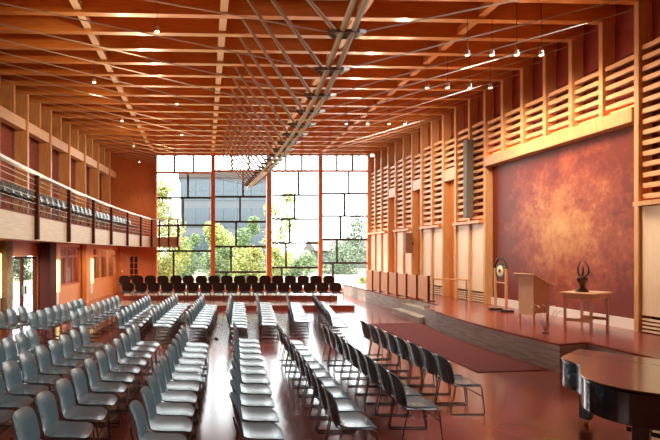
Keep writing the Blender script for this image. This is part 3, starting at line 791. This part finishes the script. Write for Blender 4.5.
bm = MB(); bm.add([(-5, -1, 2.6), (15, -1, 2.6), (15, 9, 2.6), (-5, 9, 2.6), (-5, 4, 4.4), (15, 4, 4.4)], [(0, 1, 5, 4), (2, 3, 4, 5), (0, 4, 3), (1, 2, 5), (3, 2, 1, 0)]); bm.build('roof', 'lowroof', e)
def tree(name, x, y, h, r, trunk, leaf, n, size, label, seed, cat='tree', blobs=7, z0=-.05):
    rnd = random.Random(seed)
    e = empty(name, (x, y, z0), 0, label, cat)
    bm = MB(); bm.tube([(0, 0, 0), (.05, .03, trunk * .6), (-.05, .05, trunk), (.1, 0, h * .8)], [.03 * h * .5 + .04, .022 * h * .5 + .03, .05, .02], 8); bm.build('trunk', 'bark', e, True)
    B = []
    for i in range(blobs):
        t = (i + .5) / blobs; zz = trunk * .75 + (h - trunk * .75) * t; rr = r * (.55 + .45 * math.sin(math.pi * min(1, t * .9 + .15)))
        a = rnd.random() * 6.28; B.append((math.cos(a) * r * .42, math.sin(a) * r * .42, zz, rr * .68))
    bm = MB()
    for i in range(n):
        bx_, by_, bz_, br = rnd.choice(B)
        d = Vector((rnd.gauss(0, 1), rnd.gauss(0, 1), rnd.gauss(0, 1))).normalized() * br * (rnd.random() ** .45)
        p = Vector((bx_, by_, bz_)) + d
        if p.z < .05: p.z = .05 + rnd.random() * .3
        u = Vector((rnd.gauss(0, 1), rnd.gauss(0, 1), rnd.gauss(0, 1))).normalized(); w = u.orthogonal().normalized(); s_ = size * rnd.uniform(.6, 1.3)
        bm.add([p - u * s_, p - w * s_ * .55, p + u * s_, p + w * s_ * .55], [(0, 1, 2, 3)])
    bm.build('foliage', leaf, e)
tree('tree', -2.75, 37, 7.6, 2.0, 1.6, 'leaf_y', 4200, .12, 'pale yellow-green tree outside the window bay by the end wall', 1)
tree('tree', 1.1, 47, 5.0, 2.2, .8, 'leaf_y', 4600, .13, 'yellow-green bushy tree outside the window bay left of the middle post', 2)
tree('tree', 4.4, 50, 6.0, 1.6, .8, 'leaf_g', 3000, .13, 'dark green small tree outside beside the middle window post', 3)
tree('tree', 6.3, 40, 7.4, 1.7, 1.5, 'leaf_y', 2400, .12, 'slim pale tree outside just right of the middle window post', 4)
tree('tree', 18.6, 62, 6.6, 2.9, 1.2, 'leaf_d', 2600, .17, 'dark green tree outside the window bay by the slatted wall', 5)
tree('shrub', -2.9, 33, 2.3, 1.5, .3, 'leaf_y', 3600, .09, 'low pale green shrub outside the window bay by the end wall', 6, 'shrub')
tree('shrub', 1.2, 39.5, 2.6, 1.6, .3, 'leaf_g', 3600, .10, 'round green shrub outside just left of the second window post', 7, 'shrub')
tree('shrub', 2.9, 35, 2.5, 1.7, .3, 'leaf_y', 4200, .10, 'yellowish shrub outside, left of the middle window post', 8, 'shrub')
tree('shrub', -1.2, 43, 3.8, 1.6, .4, 'leaf_g', 3000, .11, 'tall green shrub outside between the pale tree and the second post', 11, 'shrub')
tree('shrub', 5.6, 37.5, 2.6, 1.2, .3, 'leaf_y', 2200, .10, 'yellowish shrub outside just right of the middle window post', 12, 'shrub')
tree('shrub', 15.2, 54, 2.6, 3.4, .3, 'leaf_d', 2600, .15, 'dark hedge-like shrub outside low in the bay by the slatted wall', 13, 'shrub')
tree('shrub', 9.2, 47, 2.1, 1.9, .3, 'leaf_g', 2400, .12, 'green shrub on the paving outside the bay right of the middle post', 9, 'shrub')
tree('shrub', 10.0, 30.4, .8, .5, .15, 'leaf_y', 700, .06, 'tiny pale shrub just outside the corner window by the slatted wall', 10, 'shrub')
tree('shrub', -16.1, 42, 2.3, 1.2, .3, 'leaf_d', 1500, .12, 'dark shrub outside, seen through the glass doors under the balcony', 21, 'shrub')
tree('tree', -15.6, 31, 6, 2.2, 1.2, 'leaf_g', 2600, .14, 'green tree outside the glass doors under the balcony', 10)

# ------------------------------------------------------------------ daylight, camera, colour
w = bpy.data.worlds.new('sky'); S.world = w; w.use_nodes = True
bg = w.node_tree.nodes['Background']; bg.inputs['Color'].default_value = (.93, .97, 1.0, 1); bg.inputs['Strength'].default_value = 5.0
sun = bpy.data.lights.new('sun', 'SUN'); sun.energy = 12; sun.angle = math.radians(1.5); sun.color = (1, .93, .8)
so = bpy.data.objects.new('sun', sun); COL.objects.link(so)
so.rotation_euler = Vector((.15, -.62, -.9)).to_track_quat('-Z', 'Y').to_euler()

cam = bpy.data.cameras.new('camera'); co = bpy.data.objects.new('camera', cam); COL.objects.link(co)
co.location = (0, 0, EYE); co.rotation_euler = (math.pi / 2, 0, 0)
cam.sensor_width = 36; cam.lens = F / 660 * 36; cam.shift_x = (330 - CX) / 660; cam.shift_y = (CY - 220) / 660; cam.clip_end = 400
S.camera = co
S.view_settings.view_transform = 'Standard'; S.view_settings.look = 'None'
S.view_settings.exposure = .9; S.view_settings.gamma = 1; S.view_settings.use_curve_mapping = False
S.cycles.max_bounces = 10; S.cycles.diffuse_bounces = 6; S.cycles.use_denoising = True
S.cycles.sample_clamp_indirect = 8
